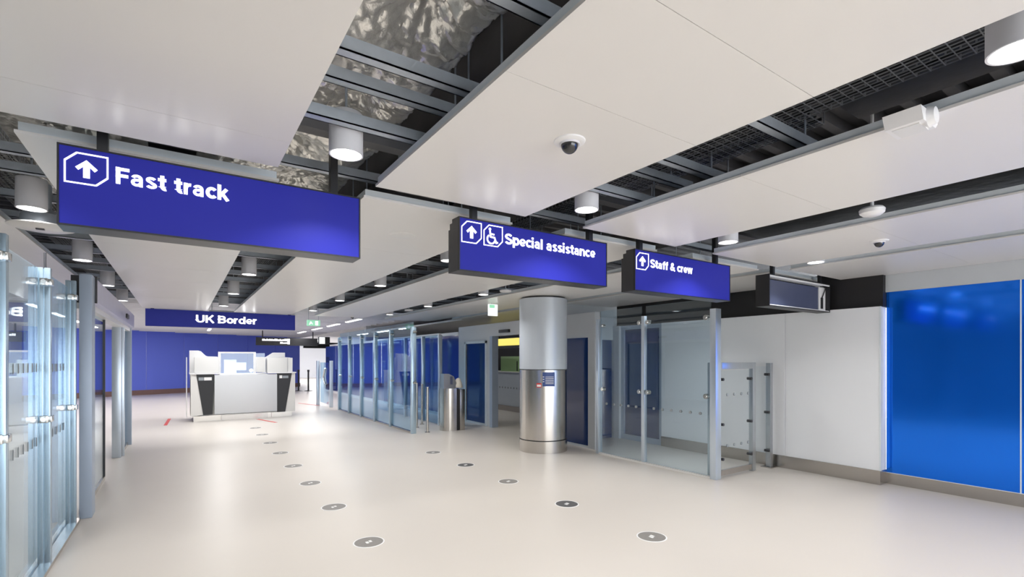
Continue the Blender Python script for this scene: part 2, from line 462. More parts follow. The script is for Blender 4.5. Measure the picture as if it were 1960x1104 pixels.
# ------------------------------------------------------------------ downlights
def lamp_light(parent, x, y, z, w=LAMP_W, size=0.14, spread=122):
    L = bpy.data.lights.new('lamp_beam', 'AREA')
    L.shape = 'DISK'; L.size = size; L.energy = w
    L.color = (1.0, 0.99, 0.975)
    L.spread = math.radians(spread)
    o = bpy.data.objects.new('lamp_beam', L); C.objects.link(o)
    o.parent = parent
    b = parent['_base']
    o.location = (x - b[0], y - b[1], z - b[2])
    return o
GX = {-0.9: 'in the left gap over the glass screen', 0.74: 'in the gap above the Fast track sign', 2.48: 'in the gap over the Special assistance sign',
      4.27: 'in the gap over the Staff and crew sign', 5.98: 'in the narrow rightmost gap'}
vis_from = {-0.9: 4.9, 0.74: 2.6, 2.48: 0.4, 4.27: 2.6, 5.98: 2.6}
proto = None
for gx, gl in GX.items():
    kv = kb = 0
    for r in range(-3, 5):
        if gx > 5.5 and r > 1: continue
        y = 2.69 + 2.25 * r
        if y < vis_from[gx]:
            lab = 'white cylinder downlight ' + gl + ', %s behind the view' % ordinal(kb); kb += 1
        else:
            lab = 'white cylinder downlight ' + gl + ', %s from the front' % ordinal(kv); kv += 1
        if proto is None:
            t = thing('downlight', lab, 'ceiling lamp', (gx, y, 2.70), 'white cylinder downlights')
            obj('housing', MB().lathe([(0.080, 0.010), (0.080, 0.0), (0.088, 0.0), (0.088, 0.215), (0.083, 0.22), (0.0001, 0.22)], (gx, y, 2.70), 40), 'lampgrey', t)
            obj('lens', MB().lathe([(0.0001, 0.006), (0.080, 0.006), (0.080, 0.02), (0.0001, 0.02)], (gx, y, 2.70), 32), 'lens', t)
            obj('hanger_rod', MB().cyl((gx, y, 2.92), (gx, y, SLAB), 0.007, seg=8), 'galv', t)
            lamp_light(t, gx, y, 2.695)
            proto = t
        else:
            dup(proto, (gx, y, 2.70), lab, 'white cylinder downlights')

# ------------------------------------------------------------------ services above the gaps
def channel(y, z, x0, x1, label):
    t = thing('support_channel', label, 'metal channel', ((x0 + x1) / 2, y, z), 'support channels above the ceiling')
    mb = MB().box(x0, x1, y - 0.028, y + 0.028, z, z + 0.006).box(x0, x1, y - 0.028, y - 0.022, z, z + 0.06).box(x0, x1, y + 0.022, y + 0.028, z, z + 0.06)
    obj('rail', mb, 'galv', t)
    for x in (1.33, 2.25, 3.07, 4.1, 6.0):
        if x < x1: obj('hanger_rod', MB().cyl((x, y, z + 0.006), (x, y, SLAB - 0.09), 0.006, seg=8), 'galv', t)
k = 0
for y, z in ((1.44, 2.85), (2.06, 2.86), (2.40, 2.92), (2.56, 2.80)):
    channel(y, z, -1.4, 3.3, 'grey steel channel across the gaps near the camera, %s one' % ordinal(k)); k += 1
k = 0
for y in (3.45, 4.2, 4.6, 5.34, 6.09, 6.79, 7.6, 8.3, 9.0, 9.85, 10.5, 11.2, 12.1, 12.7):
    channel(y, 2.86, -1.4, 6.3, 'grey steel channel across the far gaps behind the blue signs, %s one' % ordinal(k)); k += 1
# cable baskets running along the gaps
def basket(x0, x1, y0, y1, z, label):
    t = thing('cable_basket', label, 'cable tray', ((x0 + x1) / 2, (y0 + y1) / 2, z), 'cable baskets')
    mb = MB()
    n = 12
    for i in range(n + 1):
        x = x0 + (x1 - x0) * i / n
        mb.box(x - 0.002, x + 0.002, y0, y1, z, z + 0.005)
    for x in (x0, x1):
        for zz in (0.04, 0.08): mb.box(x - 0.003, x + 0.003, y0, y1, z + zz, z + zz + 0.006)
    y = y0
    while y < y1:
        mb.box(x0, x1, y, y + 0.004, z - 0.002, z + 0.002)
        mb.box(x0 - 0.003, x0 + 0.003, y, y + 0.006, z, z + 0.085).box(x1 - 0.003, x1 + 0.003, y, y + 0.006, z, z + 0.085)
        y += 0.055
    obj('wire_basket', mb, 'wire', t)
    for i in range(5):
        xx = x0 + 0.04 + (x1 - x0 - 0.08) * i / 4
        pts = [(xx + random.uniform(-0.015, 0.015), y0 + (y1 - y0) * j / 10, z + 0.018 + random.uniform(0, 0.01)) for j in range(11)]
        obj('cable', MB().tube(pts, 0.011, 7), 'cable', t)
basket(2.62, 3.02, -1.2, 3.05, 3.0, 'wire cable basket in the wide gap right of the big dome camera')
basket(3.10, 3.45, 1.5, 6.0, 3.12, 'upper wire cable basket beside the brown duct, right of centre')
basket(-1.25, -0.95, 3.4, 12.5, 3.0, 'wire cable basket in the left gap beyond the round diffuser')
basket(0.86, 1.16, 5.3, 12.5, 3.02, 'wire cable basket in the gap behind the Fast track sign')
single('air_duct', MB().box(3.2, 3.75, -0.6, 1.42, 3.2, 3.45, 0.01), 'duct', 'brown boxed duct above the gap at upper right', 'duct')
single('air_duct', MB().box(4.40, 5.75, -2.0, 2.95, 2.95, 3.14, 0.01), 'duct', 'dark wrapped duct above the gap near the smoke detector', 'duct')
single('air_duct', MB().box(2.62, 3.03, 4.4, 12.5, 3.12, 3.4, 0.01), 'duct', 'long dark duct above the gap behind the Special assistance sign', 'duct')

def foil(x0, x1, y0, y1, z, pins, label, droop=0.25):
    nx, ny = int((x1 - x0) / 0.013), int((y1 - y0) / 0.013)
    mb = MB()
    g = []
    for j in range(ny + 1):
        row = []
        for i in range(nx + 1):
            x = x0 + (x1 - x0) * i / nx; y = y0 + (y1 - y0) * j / ny
            h = -0.055
            wr = 0.0
            for (px, py) in pins:
                dx, dy = x - px, y - py
                r = math.hypot(dx, dy)
                h += 0.13 * math.exp(-(r / 0.2) ** 2)
                an = math.atan2(dy, dx)
                f = math.exp(-(r / 0.42) ** 2)
                wr += f * 0.011 * abs(noise.noise(Vector((an * 4 + px * 7, r * 1.2, py * 5)))) * min(1, r / 0.06) * 2
                wr += f * 0.007 * abs(noise.noise(Vector((an * 11 + px * 7, r * 2.5, py * 5 + 3)))) * min(1, r / 0.06) * 2
            wr += 0.045 * noise.noise(Vector((x * 2.6, y * 2.6, 1.7))) - 0.045 * abs(noise.noise(Vector((x * 7 + noise.noise(Vector((x * 4, y * 4, 0))), y * 7, 4.2)))) - 0.022 * abs(noise.noise(Vector((x * 17, y * 17, 9.2)))) - 0.010 * abs(noise.noise(Vector((x * 34, y * 34, 2.2))))
            u = (x - x0) / (x1 - x0)
            h += droop * max(0, u - 0.82) ** 2 * 8
            row.append(mb.b.verts.new((x + 0.02 * noise.noise(Vector((0, y * 3, 0))), y, z + h + wr)))
        g.append(row)
    for j in range(ny):
        for i in range(nx):
            f = mb.b.faces.new((g[j][i], g[j][i+1], g[j+1][i+1], g[j+1][i])); f.smooth = True
    o = single('foil_blanket', mb, 'foil', label, 'insulation', 'foil insulation blankets')
    s = o.modifiers.new('thickness', 'SOLIDIFY'); s.thickness = 0.02; s.offset = 1
    return o
foil(0.1, 1.24, 0.9, 5.2, 3.2, [(0.95, 2.02), (0.9, 3.0), (0.6, 3.9), (0.4, 1.4), (0.85, 4.7)], 'crumpled silver foil insulation above the gap between the two big panels')
foil(-1.6, -0.2, 2.9, 6.2, 3.2, [(-0.9, 3.4), (-0.5, 4.4), (-1.2, 5.2)], 'crumpled silver foil insulation at far left above the Fast track sign')

# ------------------------------------------------------------------ hanging signs
def octo(x0, x1, z0, z1, c):
    """square with two opposite corners cut (upper left and lower right)"""
    return [(x0, z0), (x1 - c, z0), (x1, z0 + c), (x1, z1), (x0 + c, z1), (x0, z1 - c)]
def outline(mb, outer, inner, y0, y1):
    n = len(outer)
    for i in range(n):
        a, b = outer[i], outer[(i+1) % n]; c, d = inner[(i+1) % n], inner[i]
        mb.prism([a, b, c, d], 'y', y0, y1)
def picto_frame(mb, x0, x1, z0, z1, y, c=0.035, w=0.006):
    outline(mb, octo(x0, x1, z0, z1, c), octo(x0 + w, x1 - w, z0 + w, z1 - w, c - w * 0.4), y - 0.003, y)
def arrow(mb, cx, z0, z1, hw, y):
    zt = z1; s = hw * 0.30
    h = hw * 0.95
    mb.prism([(cx, zt), (cx - hw, zt - h), (cx - hw + s * 0.9, zt - h - s * 1.0), (cx - s, zt - h * 0.85), (cx - s, z0), (cx + s, z0), (cx + s, zt - h * 0.85), (cx + hw - s * 0.9, zt - h - s * 1.0), (cx + hw, zt - h)], 'y', y - 0.003, y)
def wheelchair(mb, x, z, s, y):
    """seated figure in a wheelchair, s = height"""
    def disc(cx, cz, r):
        mb.prism([(cx + r * math.cos(a), cz + r * math.sin(a)) for a in [2 * PI * k / 20 for k in range(20)]], 'y', y - 0.003, y)
    def bar(pts, w):
        for (a, b) in zip(pts, pts[1:]):
            a, b = Vector(a), Vector(b); dv = (b - a).normalized(); nn = Vector((-dv.y, dv.x)) * w
            mb.prism([tuple(a - nn - dv * w * .6), tuple(b - nn + dv * w * .6), tuple(b + nn + dv * w * .6), tuple(a + nn - dv * w * .6)], 'y', y - 0.003, y)
    w = s * 0.055
    disc(x - 0.07 * s, z + 0.92 * s, 0.09 * s)
    bar([(x - 0.06 * s, z + 0.78 * s), (x - 0.02 * s, z + 0.42 * s), (x + 0.28 * s, z + 0.40 * s), (x + 0.42 * s, z + 0.06 * s), (x + 0.52 * s, z + 0.10 * s)], w)
    bar([(x - 0.04 * s, z + 0.62 * s), (x + 0.24 * s, z + 0.60 * s)], w * 0.9)
    pts = [(x + 0.02 * s + 0.29 * s * math.cos(a), z + 0.27 * s + 0.29 * s * math.sin(a)) for a in [math.radians(130 + k * 12) for k in range(19)]]
    bar(pts, w * 0.8)

SY = 3.15
def hanging_sign(x0, x1, label, posts, z0=2.245, z1=2.635):
    t = thing('hanging_sign', label, 'sign', ((x0 + x1) / 2, SY + 0.08, z0), 'blue direction signs')
    d = 0.165
    mb = MB()
    prof = [(SY + 0.012, z0), (SY + d, z0), (SY + d, z1 - 0.07), (SY + d - 0.022, z1 - 0.07), (SY + d - 0.022, z1 - 0.028), (SY + d - 0.06, z1 - 0.028), (SY + d - 0.06, z1), (SY + 0.012, z1)]
    mb.prism(prof, 'x', x0, x1)
    obj('casing', mb, 'anth', t)
    mb = MB()
    w = 0.008
    mb.box(x0, x1, SY - 0.004, SY + 0.012, z0, z0 + w).box(x0, x1, SY - 0.004, SY + 0.012, z1 - w, z1).box(x0, x0 + w, SY - 0.004, SY + 0.012, z0 + w, z1 - w).box(x1 - w, x1, SY - 0.004, SY + 0.012, z0 + w, z1 - w)
    obj('frame', mb, 'black', t)
    f = obj('face', MB().box(x0 + w, x1 - w, SY, SY + 0.012, z0 + w, z1 - w), 'signblue', t); f['label'] = 'glossy deep blue face'
    for px in posts:
        obj('mounting_post', MB().box(px - 0.022, px + 0.022, SY + 0.005, SY + 0.05, z1, 3.0), 'black', t)
    return t
s = hanging_sign(-0.487, 0.955, 'large blue hanging sign reading Fast track with an up arrow', (-0.32, 0.795))
mb = MB(); picto_frame(mb, -0.462, -0.296, 2.452, 2.605, SY, 0.045, 0.007); arrow(mb, -0.379, 2.485, 2.572, 0.042, SY)
obj('pictogram', mb, 'signtxt', s)
obj('lettering', text_mesh('Fast track', -0.268, 0.222, 2.482, 0.083, SY), 'signtxt', s)
s = hanging_sign(1.665, 3.145, 'blue hanging sign reading Special assistance with arrow and wheelchair symbols', (1.80, 2.96))
mb = MB(); picto_frame(mb, 1.685, 1.855, 2.452, 2.612, SY, 0.045, 0.007); arrow(mb, 1.77, 2.488, 2.58, 0.043, SY)
picto_frame(mb, 1.872, 2.042, 2.452, 2.612, SY, 0.045, 0.007); wheelchair(mb, 1.935, 2.474, 0.115, SY)
obj('pictogram', mb, 'signtxt', s)
obj('lettering', text_mesh('Special assistance', 2.062, 3.0, 2.487, 0.082, SY), 'signtxt', s)
s = hanging_sign(3.505, 5.035, 'blue hanging sign reading Staff & crew with an up arrow', (3.60, 4.80))
mb = MB(); picto_frame(mb, 3.525, 3.700, 2.446, 2.607, SY, 0.045, 0.008); arrow(mb, 3.612, 2.482, 2.575, 0.045, SY)
obj('pictogram', mb, 'signtxt', s)
obj('lettering', text_mesh('Staff & crew', 3.722, 4.365, 2.48, 0.08, SY), 'signtxt', s)

# unfinished display case, fourth in the row
x0, x1, z0, z1 = 5.84, 7.40, 2.245, 2.63
t = thing('display_case', 'open black display case with pale inner lining beside the black bulkhead', 'display case', (6.6, SY + 0.08, z0))
mb = MB().box(x0, x0 + 0.012, SY - 0.005, SY + 0.165, z0, z1).box(x1 - 0.012, x1, SY - 0.005, SY + 0.165, z0, z1).box(x0 + 0.012, x1 - 0.012, SY + 0.15, SY + 0.165, z0, z1)
mb.box(x0 + 0.012, x1 - 0.012, SY - 0.005, SY + 0.15, z0, z0 + 0.012).box(x0 + 0.012, x1 - 0.012, SY - 0.005, SY + 0.15, z1 - 0.012, z1)
obj('casing', mb, 'black', t)
obj('display', MB().box(x0 + 0.013, x1 - 0.2, SY + 0.06, SY + 0.08, z0 + 0.03, z1 - 0.05), 'display', t)
mb = MB().box(x0 + 0.013, x1 - 0.013, SY + 0.0, SY + 0.10, z0 + 0.012, z0 + 0.022)
for k in range(22):
    xx = x0 + 0.03 + k * 0.062
    mb.box(xx, xx + 0.045, SY + 0.01, SY + 0.10, z1 - 0.032, z1 - 0.0125)
mb.box(x0 + 0.013, x1 - 0.013, SY - 0.003, SY + 0.01, z1 - 0.03, z1 - 0.0125)
mb.box(x1 - 0.195, x1 - 0.013, SY + 0.05, SY + 0.12, z0 + 0.022, z1 - 0.035)
obj('lining', mb, 'white', t)
mb = MB().box(x1 - 0.15, x1 - 0.11, SY + 0.035, SY + 0.05, z0 + 0.05, z0 + 0.2)
mb.tube([(x1 - 0.13, SY + 0.04, z0 + 0.2), (x1 - 0.10, SY + 0.035, z0 + 0.25), (x1 - 0.07, SY + 0.035, z0 + 0.29), (x1 - 0.05, SY + 0.035, z1 - 0.05), (x1 - 0.09, SY + 0.035, z1 - 0.037), (x1 - 0.19, SY + 0.035, z1 - 0.04)], 0.006)
obj('wiring', mb, 'cable', t)
for px in (x0 + 0.15, x1 - 0.2):
    obj('mounting_post', MB().box(px - 0.022, px + 0.022, SY + 0.02, SY + 0.06, z1, 3.0), 'black', t)

# UK Border
x0, x1, z0, z1, y0 = -0.62, 2.36, 2.325, 2.695, 13.1
t = thing('hanging_sign', 'wide blue sign reading UK Border over the passport desk', 'sign', (0.87, y0 + 0.06, z0))
obj('casing', MB().box(x0, x1, y0 + 0.01, y0 + 0.14, z0, z1, 0.004), 'anth', t)
obj('face', MB().box(x0, x1, y0, y0 + 0.012, z0, z1), 'borderblue', t)
obj('lettering', text_mesh('UK Border', 0.29, 1.51, 2.435, 0.17, y0), 'signtxt', t)
for px in (x0 + 0.12, x1 - 0.12):
    obj('mounting_post', MB().box(px - 0.03, px + 0.03, y0 + 0.04, y0 + 0.1, z1, 3.0), 'black', t)

# black hanging sign far away and white sign boxes by it
t = thing('hanging_sign', 'long black hanging sign with two short white lines before the blue wall', 'sign', (3.9, 24.0, 2.23))
obj('panel', MB().box(2.74, 5.3, 24.0, 24.12, 2.23, 2.58), 'black', t)
mb = MB()
xx = 2.98
rr = random.Random(3)
while xx < 4.0:
    w = rr.uniform(0.03, 0.07); mb.box(xx, xx + w, 23.985, 24.0, 2.43, 2.43 + rr.uniform(0.06, 0.1)); xx += w + 0.012
mb.box(4.0, 4.1, 23.985, 24.0, 2.29, 2.53)
xx = 3.7
while xx < 3.98:
    w = rr.uniform(0.03, 0.06); mb.box(xx, xx + w, 23.985, 24.0, 2.31, 2.31 + rr.uniform(0.05, 0.08)); xx += w + 0.012
obj('lettering', mb, 'signtxt', t)
for px in (3.0, 5.1): obj('mounting_post', MB().box(px - 0.02, px + 0.02, 24.03, 24.07, 2.58, 2.98), 'black', t)
t = thing('ceiling_monitor', 'small bright screen with black side hanging right of the black sign', 'screen', (5.6, 24.0, 2.3))
obj('housing', MB().box(5.35, 5.85, 24.0, 24.15, 2.32, 2.66), 'black', t)
obj('screen', MB().box(5.37, 5.62, 23.985, 24.0, 2.34, 2.64), 'exitw', t)

# exit signs
t = thing('exit_sign', 'hanging green and white exit sign under the far ceiling left of the column', 'exit sign', (4.95, 8.0, 2.45))
obj('housing', MB().box(4.88, 5.07, 8.0, 8.05, 2.44, 2.66), 'exitw', t)
obj('top_strip', MB().box(4.885, 5.0, 7.994, 8.0, 2.585, 2.65), 'exit', t)
obj('hanger_rod', MB().cyl((4.95, 8.025, 2.66), (4.95, 8.025, CEIL), 0.006, seg=8), 'galv', t)
t = thing('exit_sign', 'pale green exit sign hanging right of the UK Border sign', 'exit sign', (2.9, 13.4, 2.45))
obj('panel', MB().box(2.70, 3.02, 13.4, 13.43, 2.47, 2.62), 'exit', t)
mb = MB()
mb.prism([(2.745, 2.50), (2.765, 2.50), (2.80, 2.54), (2.825, 2.51), (2.84, 2.515), (2.815, 2.56), (2.79, 2.585), (2.775, 2.575)], 'y', 13.395, 13.4)
mb.box(2.90, 2.97, 13.395, 13.4, 2.49, 2.60)
obj('pictogram', mb, 'exitw', t)
for px in (2.74, 2.98): obj('hanger_rod', MB().cyl((px, 13.415, 2.62), (px, 13.415, SLAB), 0.006, seg=8), 'galv', t)

# ------------------------------------------------------------------ fittings on the panels
def dome(x, y, r, label):
    t = thing('dome_camera', label, 'security camera', (x, y, CEIL), 'dome cameras')
    obj('collar', MB().lathe([(r * 0.62, -0.012), (r * 0.8, -0.014), (r, -0.006), (r * 1.02, 0.0)], (x, y, CEIL), 36), 'white', t)
    obj('mount_ring', MB().lathe([(r * 0.56, -0.02), (r * 0.64, -0.022), (r * 0.66, -0.012)], (x, y, CEIL), 32), 'lampgrey', t)
    prof = [(max(0.0001, r * 0.56 * math.sin(a)), -0.015 - r * 0.62 * math.cos(a)) for a in [PI / 2 * k / 8 for k in range(9)]]
    obj('dome', MB().lathe(prof, (x, y, CEIL), 32), 'domeglass', t)
dome(1.61, 1.87, 0.078, 'black dome camera with white collar on the upper centre panel')
dome(5.32, 1.85, 0.072, 'small dome camera on the right panel below the smoke detector')
dome(3.62, 12.6, 0.07, 'tiny dark dome camera on the far panel above the glass screens')
t = thing('presence_detector', 'white wedge shaped detector box on the panel at upper right', 'detector', (2.71, 0.82, CEIL))
obj('body', MB().prism([(2.62, CEIL), (2.82, CEIL), (2.83, CEIL - 0.03), (2.80, CEIL - 0.055), (2.65, CEIL - 0.055)], 'y', 0.76, 0.90), 'white', t)
obj('lens_window', MB().box(2.67, 2.785, 0.78, 0.88, CEIL - 0.060, CEIL - 0.0545), 'frost', t)
obj('end_cap', MB().cyl((2.72, 0.76, CEIL - 0.027), (2.72, 0.735, CEIL - 0.027), 0.045, 0.035, 24), 'white', t)
o = bpy.context
t = thing('smoke_detector', 'white smoke detector hanging in the gap right of the Staff and crew sign', 'smoke detector', (4.27, 1.53, 2.68))
obj('body', MB().lathe([(0.0001, 0.0), (0.055, 0.002), (0.078, 0.02), (0.082, 0.045), (0.07, 0.06), (0.0001, 0.06)], (4.27, 1.53, 2.67), 32), 'white', t)
obj('conduit', MB().cyl((4.27, 1.53, 2.73), (4.27, 1.53, SLAB), 0.012, seg=10), 'white', t)
o = single('ceiling_speaker', MB().lathe([(0.0001, -0.004), (0.1, -0.006), (0.115, -0.003), (0.118, 0.0)], (1.62, 4.11, CEIL), 36), 'frost', 'flat round grey speaker grille on the panel left of the Special assistance sign', 'speaker')
t = thing('round_diffuser', 'round white disc diffuser hanging in the left gap below the Fast track sign', 'air diffuser', (-0.9, 5.25, 2.62))
obj('plate', MB().lathe([(0.0001, 0.0), (0.17, 0.004), (0.2, 0.014), (0.2, 0.022), (0.0001, 0.03)], (-0.9, 5.25, 2.62), 48), 'panel', t)
obj('neck', MB().lathe([(0.13, 0.024), (0.12, 0.11), (0.06, 0.16), (0.06, 0.35)], (-0.9, 5.25, 2.62), 32), 'galv', t)
obj('centre_screw', MB().box(-0.93, -0.88, 5.22, 5.25, 2.612, 2.622), 'pin', t)
for k, (x, y) in enumerate(((4.2, 10.3), (4.3, 6.55), (6.0, 7.3))):
    t = thing('sprinkler_plate', 'flat white detector plate in the far gap %s' % ('left of the exit sign' if k == 0 else 'just above the exit sign' if k == 1 else 'right of the column top'), 'smoke detector', (x, y, 2.68), 'far gap detectors')
    obj('body', MB().lathe([(0.0001, 0.0), (0.09, 0.004), (0.095, 0.03), (0.0001, 0.035)], (x, y, 2.675), 28), 'white', t)
    obj('hanger_rod', MB().cyl((x, y, 2.71), (x, y, SLAB), 0.008, seg=8), 'galv', t)

# ------------------------------------------------------------------ steel column
CX, CY, R = 5.35, 6.93, 0.42
t = thing('round_column', 'round column with grey upper sleeve and polished steel lower cladding', 'column', (CX, CY, 0))
obj('upper_sleeve', MB().lathe([(R - 0.02, 1.425), (R + 0.004, 1.435), (R + 0.004, CEIL - 0.03)], (CX, CY, 0), 72), 'colgrey', t)
obj('shadow_gap', MB().lathe([(R - 0.03, CEIL - 0.03), (R - 0.03, CEIL - 0.001)], (CX, CY, 0), 48), 'pin', t)
mb = MB().lathe([(R, 0.222), (R, 1.42)], (CX, CY, 0), 72)
e = obj('steel_cladding', mb, 'steel', t); e['label'] = 'polished stainless lower cladding'
obj('seam', MB().lathe([(R - 0.012, 0.208), (R - 0.012, 0.224)], (CX, CY, 0), 72), 'pin', t)
obj('base_ring', MB().lathe([(R + 0.006, 0.0), (R + 0.006, 0.205), (R - 0.01, 0.21)], (CX, CY, 0), 72), 'steel', t)
def patch(a0, a1, z0, z1, r):
    mb = MB(); n = 10
    P = []
    for k in range(n + 1):
        a = a0 + (a1 - a0) * k / n
        P.append((mb.b.verts.new((CX + r * math.cos(a), CY + r * math.sin(a), z0)), mb.b.verts.new((CX + r * math.cos(a), CY + r * math.sin(a), z1))))
    for k in range(n): mb.b.faces.new((P[k][0], P[k+1][0], P[k+1][1], P[k][1]))
    return mb
ac = math.atan2(-CY, -CX)
def pa(px):   # angle on the column of a notice offset px pixels from the centre line
    return ac + math.asin(max(-1, min(1, px / 45.0)))
n_ = thing('notice', 'dark blue printed notice stuck on the steel column', 'notice', (CX - 0.25, CY - 0.33, 1.25))
obj('sheet', patch(pa(-1), pa(21), 1.145, 1.385, R + 0.003), 'notice', n_)
mb = MB()
def addpatch(mb, a0, a1, z0, z1, r):
    m2 = patch(a0, a1, z0, z1, r)
    me = bpy.data.meshes.new('tmp'); m2.b.to_mesh(me); m2.b.free(); mb.b.from_mesh(me); bpy.data.meshes.remove(me)
for z in (1.30, 1.27, 1.24, 1.215, 1.19): addpatch(mb, pa(4), pa(19), z, z + 0.008, R + 0.0045)
for z in (1.30, 1.26, 1.22): addpatch(mb, pa(-0.5), pa(2), z, z + 0.012, R + 0.0045)
obj('print', mb, 'paper', n_)
n_ = thing('sticker', 'small red and white sticker beside the blue column notice', 'sticker', (CX - 0.28, CY - 0.3, 1.15))
obj('sheet', patch(pa(-12), pa(-3), 1.125, 1.2, R + 0.003), 'red', n_)
mb = MB(); addpatch(mb, pa(-11), pa(-4), 1.14, 1.175, R + 0.0045)
obj('print', mb, 'paper', n_)

# ------------------------------------------------------------------ glass partitions
def clamp(t, p, n, r=0.032, parent=None):
    """polished disc clamp at p with axis n"""
    p, n = Vector(p), Vector(n).normalized()
    c = obj('clamp', MB().cyl(p - n * 0.03, p + n * 0.03, r, seg=24).cyl(p + n * 0.03, p + n * 0.04, r * 0.7, r * 0.5, 20).cyl(p - n * 0.04, p - n * 0.03, r * 0.5, r * 0.7, 20), 'clamp', parent or t)
    return c
def dots(mb, x, ys, z, rz=0.035, ry=0.013, t=0.0075):
    for y in ys:
        mb.prism([(y + ry * math.cos(a), z + rz * math.sin(a)) for a in [2 * PI * k / 14 for k in range(14)]], 'x', x - t, x + t)

# left: tall screen then sliding door
GXL = -0.84
t = thing('glass_screen', 'tall glass screen with clamped steel posts at the left edge', 'glass partition', (GXL, 5.0, 0))
for py, top in ((4.02, 2.33), (5.19, 2.31), (6.30, 2.36)):
    mb = MB().box(GXL - 0.07, GXL - 0.036, py - 0.03, py + 0.03, 0.0, top, 0.003).box(GXL - 0.03, GXL + 0.005, py - 0.03, py + 0.03, 0.0, top, 0.003).box(GXL - 0.036, GXL - 0.03, py - 0.02, py + 0.02, 0.0, top - 0.01)
    p = obj('post', mb, 'postblue', t)
    for z in (1.14, 2.2):
        obj('clamp', MB().box(GXL - 0.055, GXL - 0.005, py - 0.05, py - 0.028, z - 0.028, z + 0.028, 0.006).cyl((GXL - 0.03, py - 0.05, z), (GXL - 0.03, py - 0.066, z), 0.017, seg=16).box(GXL - 0.012, GXL + 0.016, py - 0.04, py + 0.045, z - 0.024, z + 0.024, 0.005), 'clamp', p)
obj('rod', MB().cyl((GXL - 0.03, 5.19, 2.31), (GXL - 0.03, 5.19, 2.43), 0.008, seg=10), 'pin', t)
for a, b in ((1.5, 3.98), (4.06, 5.15), (5.23, 6.26)):
    obj('glass_pane', MB().box(GXL - 0.07, GXL - 0.058, a, b, 0.03, 2.30), 'glass', t)
mb = MB(); dots(mb, GXL - 0.064, [4.2 + 0.125 * k for k in range(8)], 1.54); dots(mb, GXL - 0.064, [5.32 + 0.16 * k for k in range(6)], 1.53)
dots(mb, GXL - 0.064, [4.2 + 0.125 * k for k in range(8)], 0.98); dots(mb, GXL - 0.064, [5.32 + 0.16 * k for k in range(6)], 0.98)
obj('safety_dots', mb, 'dot', t)
obj('floor_track', MB().box(GXL - 0.10, GXL - 0.072, 1.5, 6.45, 0, 0.03).box(GXL - 0.055, GXL + 0.02, 1.5, 6.45, 0, 0.03).box(GXL - 0.072, GXL - 0.055, 1.5, 6.45, 0, 0.012), 'skirt', t)

XS = -0.80
t = thing('sliding_door', 'automatic glass sliding door with lilac header on the left', 'sliding door', (XS, 9.0, 0))
obj('jamb', MB().box(GXL - 0.0, GXL + 0.10, 6.50, 6.72, 0, 2.46, 0.006), 'jamb', t)
hd = obj('header', MB().prism([(XS - 0.13, 2.19), (XS + 0.06, 2.19), (XS + 0.075, 2.205), (XS + 0.075, 2.43), (XS + 0.05, 2.47), (XS - 0.13, 2.47)], 'y', 6.72, 11.75), 'header', t)
obj('sensor', MB().box(XS + 0.075, XS + 0.10, 10.0, 10.32, 2.27, 2.34, 0.008), 'pin', hd)
obj('end_plate', MB().box(XS - 0.13, XS + 0.078, 6.70, 6.725, 2.19, 2.47), 'pin', hd)
obj('guide_rail', MB().box(XS - 0.1, XS + 0.02, 6.72, 11.7, 2.13, 2.19), 'white', t)
obj('glass_pane', MB().box(XS - 0.055, XS - 0.043, 6.72, 8.48, 0.05, 2.13), 'glass', t)
lf = obj('leaf_edge', MB().box(XS - 0.07, XS - 0.03, 8.46, 8.49, 0.03, 2.13), 'pin', t)
obj('bottom_rail', MB().box(XS - 0.07, XS - 0.03, 6.72, 8.46, 0.0, 0.05), 'skirt', t)
obj('post', MB().box(XS - 0.12, XS + 0.0, 10.22, 10.30, 0, 2.13, 0.004), 'post', t)
obj('post', MB().box(XS - 0.09, XS + 0.03, 10.36, 10.44, 0, 2.13, 0.004), 'post', t)
obj('gasket', MB().box(XS - 0.10, XS + 0.0, 10.30, 10.36, 0, 2.13), 'pin', t)
obj('post', MB().box(XS - 0.06, XS + 0.04, 11.66, 11.74, 0, 2.19, 0.004), 'jamb', t)
obj('glass_pane', MB().box(XS - 0.035, XS - 0.023, 10.44, 11.66, 0.05, 2.13), 'glass', t)
obj('bottom_rail', MB().box(XS - 0.05, XS - 0.01, 10.44, 11.66, 0, 0.05), 'skirt', t)

# right: run of lane screens
GXR = 4.2
t = thing('glass_screen', 'long run of blue tinted glass screens with slim posts beyond the column', 'glass partition', (GXR, 13, 0))
PY = [10.0, 11.36, 12.5, 13.68, 14.85, 15.97]
for py in PY:
    w = 0.06 if py > 10.1 else 0.075
    p = obj('post', MB().box(GXR - w, GXR + w * 0.4, py - 0.04, py + 0.04, 0, 2.3, 0.004), 'postblue', t)
    for z in (1.1, 2.2):
        clamp(t, (GXR - 0.01, py - 0.06, z), (1, 0, 0), 0.028, p)
for a, b in zip(PY, PY[1:]):
    obj('glass_pane', MB().box(GXR - 0.006, GXR + 0.006, a + 0.03, b - 0.03, 0.03, 2.42), 'lanes', t)
obj('floor_track', MB().box(GXR - 0.04, GXR + 0.04, 10.0, 16.1, 0, 0.03), 'skirt', t)
# inner run of screens
t = thing('glass_screen', 'inner blue glass screen with pale posts behind the small kiosk', 'glass partition', (5.25, 13, 0))
IY = [10.9, 11.9, 13.1, 14.4, 15.8]
for py in IY:
    obj('post', MB().box(5.2, 5.29, py - 0.03, py + 0.03, 0, 2.2, 0.004), 'post', t)
for a, b in zip(IY, IY[1:]):
    obj('glass_pane', MB().box(5.24, 5.25, a + 0.03, b - 0.03, 0.03, 2.2), 'lanes', t)
obj('top_rail', MB().box(5.21, 5.28, 10.9, 15.8, 2.2, 2.24), 'white', t)
